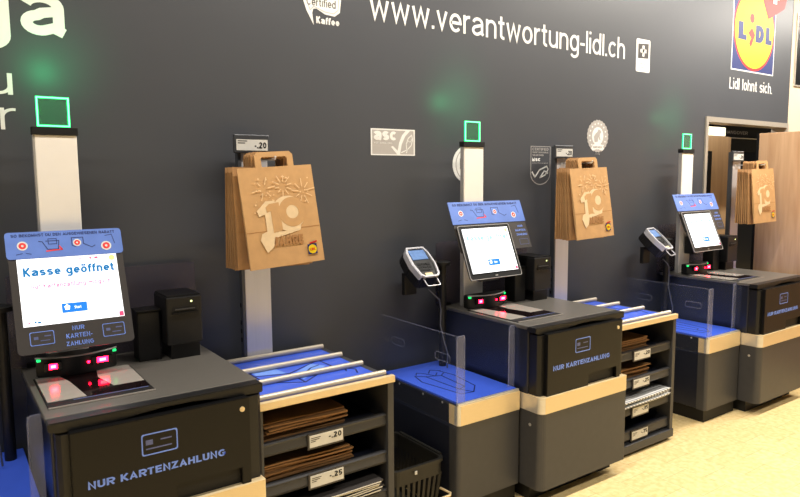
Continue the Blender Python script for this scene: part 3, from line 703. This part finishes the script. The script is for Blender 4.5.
# ------------------------------------------------------------------ bag shelf
t = thing('bag_shelf', '', 'shelf unit', (1.22, .35, 0))
XL, XR = .918, 1.524
part('side_panel', MB().box(XR-.03, XR, .04, .685, .03, .752, .002), 'grey', t)
part('side_panel', MB().box(XL, XL+.02, .04, .685, .03, .752, .002), 'grey', t)
part('back_panel', MB().box(XL+.02, XR-.03, .04, .055, .03, .752), 'navy', t)
o = part('top', MB().box(XL, XR, .03, .672, .752, .772, .002), 'grey', t)
part('accent_strip', MB().box(XL, XR+.002, .672, .695, .753, .782, .002), 'strip', t)
o = part('blue_mat', MB().box(XL+.004, XR-.035, .045, .668, .772, .7755), 'blue', t, label='bright blue mat with bag drawing')
dl = [([(1.05, .27), (1.386, .278), (1.39, .393), (1.19, .537), (1.05, .45)], True), ([(1.19, .537), (1.19, .39), (1.386, .278)], False), ([(1.05, .345), (1.19, .39)], False), ([(1.22, .45), (1.3, .37), (1.35, .35)], False), ([(1.405, .5), (1.42, .46), (1.45, .5), (1.43, .55)], False)]
part('bag_drawing', plan(dl, .7755, .007), 'blueink', o)
fill = MB(); fill.prism([(1.06, .29), (1.17, .3), (1.18, .38), (1.06, .34)], .7755, .776, 'z'); fill.prism([(1.21, .4), (1.33, .31), (1.37, .38), (1.2, .5)], .7755, .776, 'z')
part('bag_shading', fill, 'paleink', o)
for v in (.11, .29, .471, .652):
    part('roller', MB().cyl((XL+.01, v, .787), (XR-.022, v, .787), .0125, 14), 'roller', t, smooth=False)
LIPZ = ((.562, .616), (.398, .453), (.232, .286), (.083, .145))
for k, (z0, z1) in enumerate(LIPZ):
    o = part('shelf_board', MB().box(XL+.02, XR-.03, .055, .65, z0+.012, z0+.026), 'navy', t)
    lipv = [(.645, z0+.026), (.645, z1-.01), (.65, z1), (.668, z1), (.672, z1-.006), (.668, z1-.014), (.672, z0+.012), (.664, z0), (.645, z0)]
    part('front_lip', MB().prism(lipv, XL+.02, XR-.03, 'x'), 'grey', o)
    c = part('price_label', MB().box(1.122, 1.284, .671, .678, z1-.066, z1-.002, .001), 'board', o)
    part('price_card', MB().box(1.13, 1.279, .678, .6795, z1-.058, z1-.01), 'label', c)
    tx = text(('-.20', '-.25', '-.35', '-.75')[k], 1.215, 1.272, z1-.038, z1-.016, .6795, bold=.05)
    for q in range(3): tx.box(1.136, 1.136+(.042, .036, .02)[q], .6795, .68, z1-.022-.007*q, z1-.0195-.007*q)
    part('price_text', tx, 'ink', c)
part('base_kick', MB().box(XL, XR+.004, .1, .69, .022, .07, .002), 'grey', t)
ft = MB()
for x in (XL+.03, XR-.03):
    for v in (.12, .64): ft.cyl((x, v, 0), (x, v, .03), .018, 12)
part('feet', ft, 'deep', t)
repeat(t, ['low bag shelf with blue roller top beside the nearest checkout, leftmost of three',
           'low bag shelf with four priced shelves beside the middle checkout, black counter in front',
           'low bag shelf mostly hidden behind the far checkout at the right edge'], 'bag shelves')

# ------------------------------------------------------------------ price pole
t = thing('price_pole', '', 'sign pole', (1.19, .07, .776))
part('pole', MB().box(1.128, 1.254, .062, .08, .7765, 1.79, .003), 'pole', t)
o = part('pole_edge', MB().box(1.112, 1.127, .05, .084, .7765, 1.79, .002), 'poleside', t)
sl = MB()
for z in (.86, .9, .94, 1.02): sl.box(1.109, 1.112, .06, .07, z, z+.02)
part('slots', sl, 'deep', o)
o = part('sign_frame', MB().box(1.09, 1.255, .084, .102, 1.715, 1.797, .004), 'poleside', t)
part('price_card', MB().box(1.1, 1.247, .102, .104, 1.727, 1.775), 'label', o)
tx = text('-.20', 1.185, 1.24, 1.737, 1.764, .104, bold=.05); tx.box(1.106, 1.15, .104, .1045, 1.766, 1.77); tx.box(1.106, 1.14, .104, .1045, 1.757, 1.761)
part('price_text', tx, 'ink', o)
repeat(t, ['pale metal price pole standing on the nearest bag shelf',
           'pale metal price pole standing on the middle bag shelf',
           'pale metal price pole in front of the doorway at the right'], 'price poles')

hk = thing('bag_hook', '', 'hook', (1.19, .08, 1.69))
part('rod', MB().tube([(1.19, .0805, 1.684), (1.19, .3, 1.684), (1.19, .306, 1.695)], .005, 8), 'silver', hk)
part('mount_plate', MB().box(1.165, 1.215, .0802, .083, 1.655, 1.7, .001), 'silver', hk)
repeat(hk, [f'slim metal hook carrying the paper bags of the {w} price pole' for w in ('nearest', 'middle', 'far')], 'bag hooks')

# ------------------------------------------------------------------ paper carrier bags
W, H = .342, .425
def bag(T, printed, thick=.016, mate='kraft'):
    """returns Empty with body, handle, print; local frame: x centred, z=0 top edge, hangs down"""
    t = thing('paper_bag', '', 'paper bag', (0, 0, 0))
    b = MB(T)
    prof = [(-W/2, 0, .3), (-W/2, -.27, 1), (-W/2-.002, -H, .55), (W/2+.002, -H, .55), (W/2, -.27, 1), (W/2, 0, .3)]
    n = len(prof); bb = bmesh.new()
    Fv = [bb.verts.new((p[0], -thick/2*p[2], p[1])) for p in prof]; Bv = [bb.verts.new((p[0], thick/2*p[2], p[1])) for p in prof]
    bb.faces.new([Fv[0], Fv[1], Fv[4], Fv[5]]); bb.faces.new([Fv[1], Fv[2], Fv[3], Fv[4]])
    bb.faces.new([Bv[5], Bv[4], Bv[1], Bv[0]]); bb.faces.new([Bv[4], Bv[3], Bv[2], Bv[1]])
    for i in range(n): j = (i+1) % n; bb.faces.new([Fv[i], Bv[i], Bv[j], Fv[j]])
    b._merge(bb); o = part('bag_body', b, mate, t)
    part('base_fold', MB(T).box(-W/2+.002, W/2-.002, thick/2-.0005, thick/2+.0006, -.272, -.269), 'kraftfold', o)
    # flat paper handle loop
    ou = [(-.088, -.03), (-.088, .05), (-.074, .064), (.074, .064), (.088, .05), (.088, -.03)]; iu = [(.06, -.03), (.06, .036), (.052, .042), (-.052, .042), (-.06, .036), (-.06, -.03)]
    part('handle', MB(T).prism(ou+iu, -.006, .0015), mate, t)
    if printed:
        v = thick/2+.001
        f = lambda fx, fz: (-W/2+W*fx, -H*fz)
        def tx(s, a, c, vv, bold, m, nm, shear=None):
            p0 = f(a[0], a[1]); p1 = f(c[0], c[1])
            part(nm, text(s, p0[0], p1[0], p1[1], p0[1], vv, T, bold=bold), m, o)
        w_ = MB(T)
        w_.prism([f(.17, .43), f(.3, .34), f(.42, .34), f(.42, .66), f(.32, .68), f(.27, .68), f(.27, .47), f(.19, .49)], v, v+.0008)
        cx, cz = f(.585, .48); w_.disc(cx, cz, .225*W, v, v+.0009, 28, .178*H)
        w_.prism([f(.27, .64), f(.5, .655), f(.74, .60), f(.72, .66), f(.36, .715), f(.70, .665), f(.33, .78), f(.27, .84), f(.2, .72), f(.19, .63)][:4]+[f(.36, .715), f(.33, .80), f(.24, .85), f(.17, .72), f(.2, .66)], v, v+.0007)
        part('number_shadow', w_, 'bagwhite', o)
        nb = MB(T); nb.prism([f(.29, .40), f(.34, .37), f(.47, .36), f(.48, .645), f(.355, .66), f(.35, .44), f(.3, .455)], v+.001, v+.0016)
        nb.annulus(cx+.055*W, cz+.012*H, .185*W, .085*W, v+.001, v+.0017, 28, .15*H/(.185*W))
        part('number', nb, 'kraft', o)
        tx('JAHRE', (.34, .69), (.74, .80), v+.001, .08, 'kraftfold', 'lettering')
        sp = MB(T); rnd = random.Random(3)
        for cx, cz, k in ((.56, .2, 10), (.82, .27, 9), (.3, .22, 6)):
            for i in range(k):
                a = 2*math.pi*i/k+.2; r0, r1 = .02, rnd.uniform(.035, .06); x, z = f(cx, cz)
                if z+r1*math.sin(a) > -.02: continue
                sp.line([(x+r0*math.cos(a), z+r0*math.sin(a)), (x+r1*math.cos(a), z+r1*math.sin(a))], .0035, .0004, v)
        for i in range(46):
            x, z = f(rnd.uniform(.12, .92), rnd.uniform(.1, .5)); sp.disc(x, z, rnd.uniform(.0015, .004), v, v+.0004, 6)
        part('firework_print', sp, 'bagdot', o)
        x, z = f(.85, .87)
        part('logo_square', MB(T).box(x-.022, x+.022, v, v+.0005, z-.022, z+.022), 'logoblue', o); part('logo_disc', MB(T).disc(x, z, .02, v+.0005, v+.001, 20), 'yellow', o)
        part('logo_text', text('LIDL', x-.013, x+.013, z-.005, z+.005, v+.001, T, bold=.04).line([(x-.008, z+.027), (x+.024, z+.032)], .006, .0005, v), 'logored', o)
    return t

def hang(ux, roll, tilt, fx, n, sname):
    # plain bags one behind the other on the hook, the printed one leaning out in front
    for k in range(n):
        T = Matrix.Translation((ux+1.187+random.uniform(-.005, .005), -(.185+k*.0125), 1.648+random.uniform(-.004, .004))) @ Matrix.Rotation(math.radians(1.4-.25*k), 4, 'Y') @ Matrix.Rotation(math.radians(-(1.0+.8*k)*tilt/11), 4, 'X')
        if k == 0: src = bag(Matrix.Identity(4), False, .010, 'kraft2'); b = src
        else: b = copy_tree(src)
        b.matrix_world = T
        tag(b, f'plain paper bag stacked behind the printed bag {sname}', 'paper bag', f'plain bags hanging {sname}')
    b = bag(Matrix.Identity(4), True, .014)
    b.matrix_world = Matrix.Translation((ux+fx, -(.192+n*.0125), 1.653)) @ Matrix.Rotation(math.radians(-roll), 4, 'Y') @ Matrix.Rotation(math.radians(-tilt), 4, 'X')
    return tag(b, f'brown paper bag printed with a large pale 10, foremost {sname}', 'paper bag', 'printed paper bags on the price poles')
bpy.context.view_layer.update()
hang(U1, 3.4, 8, 1.198, 7, 'on the nearest price pole')
hang(U2, 2.0, 7.5, 1.184, 7, 'on the middle price pole')
hang(U3, 1.0, 5, 1.203, 7, 'on the far price pole')

# ------------------------------------------------------------------ folded bags on the shelves
def pile(ux, z, n, x0, x1, v0, v1, label, group, seed, step=.0105, name='folded_paper_bag', m='kraft3', cat='paper bag', warp=0.):
    rnd = random.Random(seed); src = None
    for k in range(n):
        w, d = x1-x0, v1-v0
        if src is None:
            t = thing(name, label, cat, (0, 0, 0), group)
            b = MB(); nx = 8; bb = bmesh.new(); rows = []
            for lay, hh in ((0, 0), (1, .0062)):
                rows.append([[bb.verts.new((-w/2+w*i/nx, -d/2+d*j, hh+(.0012*math.sin(3.1*i/nx*2+j*1.3)+warp*(abs(i/nx-.3))**2)*(1))) for i in range(nx+1)] for j in (0, 1)])
            for i in range(nx):
                a, c = rows
                bb.faces.new([c[0][i], c[0][i+1], c[1][i+1], c[1][i]]); bb.faces.new([a[1][i], a[1][i+1], a[0][i+1], a[0][i]])
                bb.faces.new([a[0][i], a[0][i+1], c[0][i+1], c[0][i]]); bb.faces.new([c[1][i], c[1][i+1], a[1][i+1], a[1][i]])
            for e in (0, nx): bb.faces.new([rows[0][0][e], rows[0][1][e], rows[1][1][e], rows[1][0][e]])
            b._merge(bb); part('folded_body', b, m, t)
            if m == 'board': part('white_edge', MB().box(-w/2, w/2-.01, d/2-.004, d/2+.001, .001, .0058), 'label', t)
            elif m != 'striped': part('base_flap', MB().box(-w/2+.02, -w/2+.11, -d/2+.01, d/2-.01, .0058, .0088), m, t)
            src = t
        else: t = copy_tree(src)
        t.location = (ux+(x0+x1)/2+rnd.uniform(-.012, .012), -(v0+v1)/2+rnd.uniform(-.01, .01), z+k*step)
        t.rotation_euler = (0, 0, math.radians(rnd.uniform(-3., 3.)))
    return src
SZ = [z0+.027 for z0, z1 in LIPZ]
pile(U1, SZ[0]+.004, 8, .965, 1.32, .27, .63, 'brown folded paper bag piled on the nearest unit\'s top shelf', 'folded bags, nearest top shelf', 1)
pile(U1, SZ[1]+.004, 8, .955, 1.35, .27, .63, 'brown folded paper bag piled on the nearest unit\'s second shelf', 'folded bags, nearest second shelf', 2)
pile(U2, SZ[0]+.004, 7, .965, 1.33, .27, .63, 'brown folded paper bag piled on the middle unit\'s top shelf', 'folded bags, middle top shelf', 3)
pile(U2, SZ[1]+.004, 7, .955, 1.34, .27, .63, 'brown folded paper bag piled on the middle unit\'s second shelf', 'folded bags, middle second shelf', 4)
pile(U2, LIPZ[2][1]+.004, 4, 1.0, 1.47, .3, .695, 'folded striped pale carrier bag on the third shelf of the middle bag shelf', 'striped bags, middle third shelf', 6, .012, 'folded_carrier_bag', 'striped', 'carrier bag', .008)
pile(U1, LIPZ[2][1]+.004, 5, 1.0, 1.46, .3, .69, 'dark folded carrier bag with white edge on the third shelf of the nearest bag shelf', 'dark bags, nearest third shelf', 5, .0115, 'folded_carrier_bag', 'board', 'carrier bag', .008)

# ------------------------------------------------------------------ shopping basket on the floor
t = thing('shopping_basket', 'black plastic shopping basket on the floor between bag shelf and middle platform', 'shopping basket', (1.72, .4, 0))
X0, X1, V0, V1, ZT = 1.575, 1.873, .2, .605, .30
b = MB()
ins = .035
def lerp(a, c, f): return a+(c-a)*f
# corner posts, tapered slatted sides
def side(p0, p1, q0, q1, n):
    # p0,p1 bottom ends; q0,q1 top ends (x,v)
    for i in range(n):
        for f0, f1 in ((i/n+.12/n, (i+.62)/n),):
            A = [lerp(p0[0], p1[0], f0), lerp(p0[1], p1[1], f0), .02]; Bq = [lerp(p0[0], p1[0], f1), lerp(p0[1], p1[1], f1), .02]
            Cq = [lerp(q0[0], q1[0], f1), lerp(q0[1], q1[1], f1), .235]; D = [lerp(q0[0], q1[0], f0), lerp(q0[1], q1[1], f0), .235]
            cx, cv = (X0+X1)/2, (V0+V1)/2
            F = [b._v(*p) for p in (A, Bq, Cq, D)]; G = [b._v(lerp(p[0], cx, .02), lerp(p[1], cv, .02), p[2]) for p in (A, Bq, Cq, D)]
            b.bm.faces.new(F); b.bm.faces.new(G[::-1])
            for k in range(4): b.bm.faces.new([F[k], G[k], G[(k+1) % 4], F[(k+1) % 4]])
def rect(e): return [(X0+e, V0+e), (X1-e, V0+e), (X1-e, V1-e), (X0+e, V1-e)]
lo, hi_ = rect(ins), rect(.012)
for k, n in zip(range(4), (9, 13, 9, 13)): side(lo[k], lo[(k+1) % 4], hi_[k], hi_[(k+1) % 4], n)
b.box(X0+ins, X1-ins, V0+ins, V1-ins, .012, .022)
r1 = rrect(X0+.008, X1-.008, V0+.008, V1-.008, .03); r0 = rrect(X0+.014, X1-.014, V0+.014, V1-.014, .028)
b.ring(r1, r0, .228, .296, 'z'); rl = rrect(X0+ins-.002, X1-ins+.002, V0+ins-.002, V1-ins+.002, .02); rk = rrect(X0+ins+.004, X1-ins-.004, V0+ins+.004, V1-ins-.004, .018)
b.ring(rl, rk, .0, .05, 'z')
o = part('basket_body', b, 'basket', t)
part('rim', MB().ring(rrect(X0, X1, V0, V1, .035), rrect(X0+.016, X1-.016, V0+.016, V1-.016, .028), .288, .303, 'z'), 'basket', t)
part('side_rail', MB().tube([(X1-.002, V0+.04, .306), (X1-.002, V1-.04, .306)], .008, 8), 'basket', t)
part('clip', MB().box(1.69, 1.703, V1, V1+.004, .268, .284, .001), 'label', t)
part('wire_handle', MB().tube([(X0+.06, V1+.006, .16), (X0+.06, V1+.07, .165), (X0+.08, V1+.085, .165), (X1-.045, V1+.085, .165), (X1-.03, V1+.07, .165), (X1-.03, V1-.005, .16)], .0055, 8), 'strip', t)

# ------------------------------------------------------------------ light
def area(name, loc, rot, sx, sy, power, col):
    l = bpy.data.lights.new(name, 'AREA'); l.shape = 'RECTANGLE'; l.size = sx; l.size_y = sy; l.energy = power; l.color = col
    o = bpy.data.objects.new(name, l); COL.objects.link(o); o.location = loc; o.rotation_euler = rot; return o
WARM = (1., .93, .83)
for x, e in ((-.8, 92), (2.2, 132), (5.2, 245), (8.2, 270)):
    area('wall_strip_light', (x, -1.05, 3.55), (0, 0, 0), 2.2, .12, e*.62, WARM)
for x in (-1., 2.6, 6.2):
    area('ceiling_strip_light', (x, -3.4, 4.), (0, 0, 0), 2.8, .3, 78, WARM).data.spread = math.radians(98)
area('doorway_fill', (6.0, .3, 2.2), (0, 0, 0), .8, .2, 4, WARM)  # unseen fill lamp, added to brighten the room behind the doorway
def spot(x):
    l = bpy.data.lights.new('beacon_glow', 'SPOT'); l.energy = 2.0; l.color = (.03, 1, .34); l.spot_size = math.radians(125); l.spot_blend = 1; l.shadow_soft_size = .02
    o = bpy.data.objects.new('beacon_glow', l); COL.objects.link(o); o.location = (x+.4, -.22, 2.04)
    o.rotation_euler = (Vector((x+.4, 0, 2.07))-o.location).to_track_quat('-Z', 'Y').to_euler()
for x in US: spot(x)
w = bpy.data.worlds.new('store'); scene.world = w; w.use_nodes = True
nt = w.node_tree; bg = nt.nodes['Background']
bg.inputs['Color'].default_value = (.92, .92, .95, 1); bg.inputs['Strength'].default_value = .07

# ------------------------------------------------------------------ camera
cam = bpy.data.cameras.new('camera'); co = bpy.data.objects.new('camera', cam); COL.objects.link(co)
f_px, yaw, pitch, roll = 657.65, math.radians(35.2825), math.radians(6.1063), math.radians(-.409)
cam.sensor_width = 36; cam.lens = f_px*36/800; cam.clip_start = .02
F = Vector((math.sin(yaw)*math.cos(pitch), math.cos(yaw)*math.cos(pitch), -math.sin(pitch)))
R0 = Vector((math.cos(yaw), -math.sin(yaw), 0)); U0 = R0.cross(F)
R = R0*math.cos(roll)+U0*math.sin(roll); Uv = -R0*math.sin(roll)+U0*math.cos(roll)
co.matrix_world = Matrix(((R.x, Uv.x, -F.x, 0), (R.y, Uv.y, -F.y, -2.8923), (R.z, Uv.z, -F.z, 1.6), (0, 0, 0, 1)))
scene.camera = co
scene.view_settings.view_transform = 'Standard'
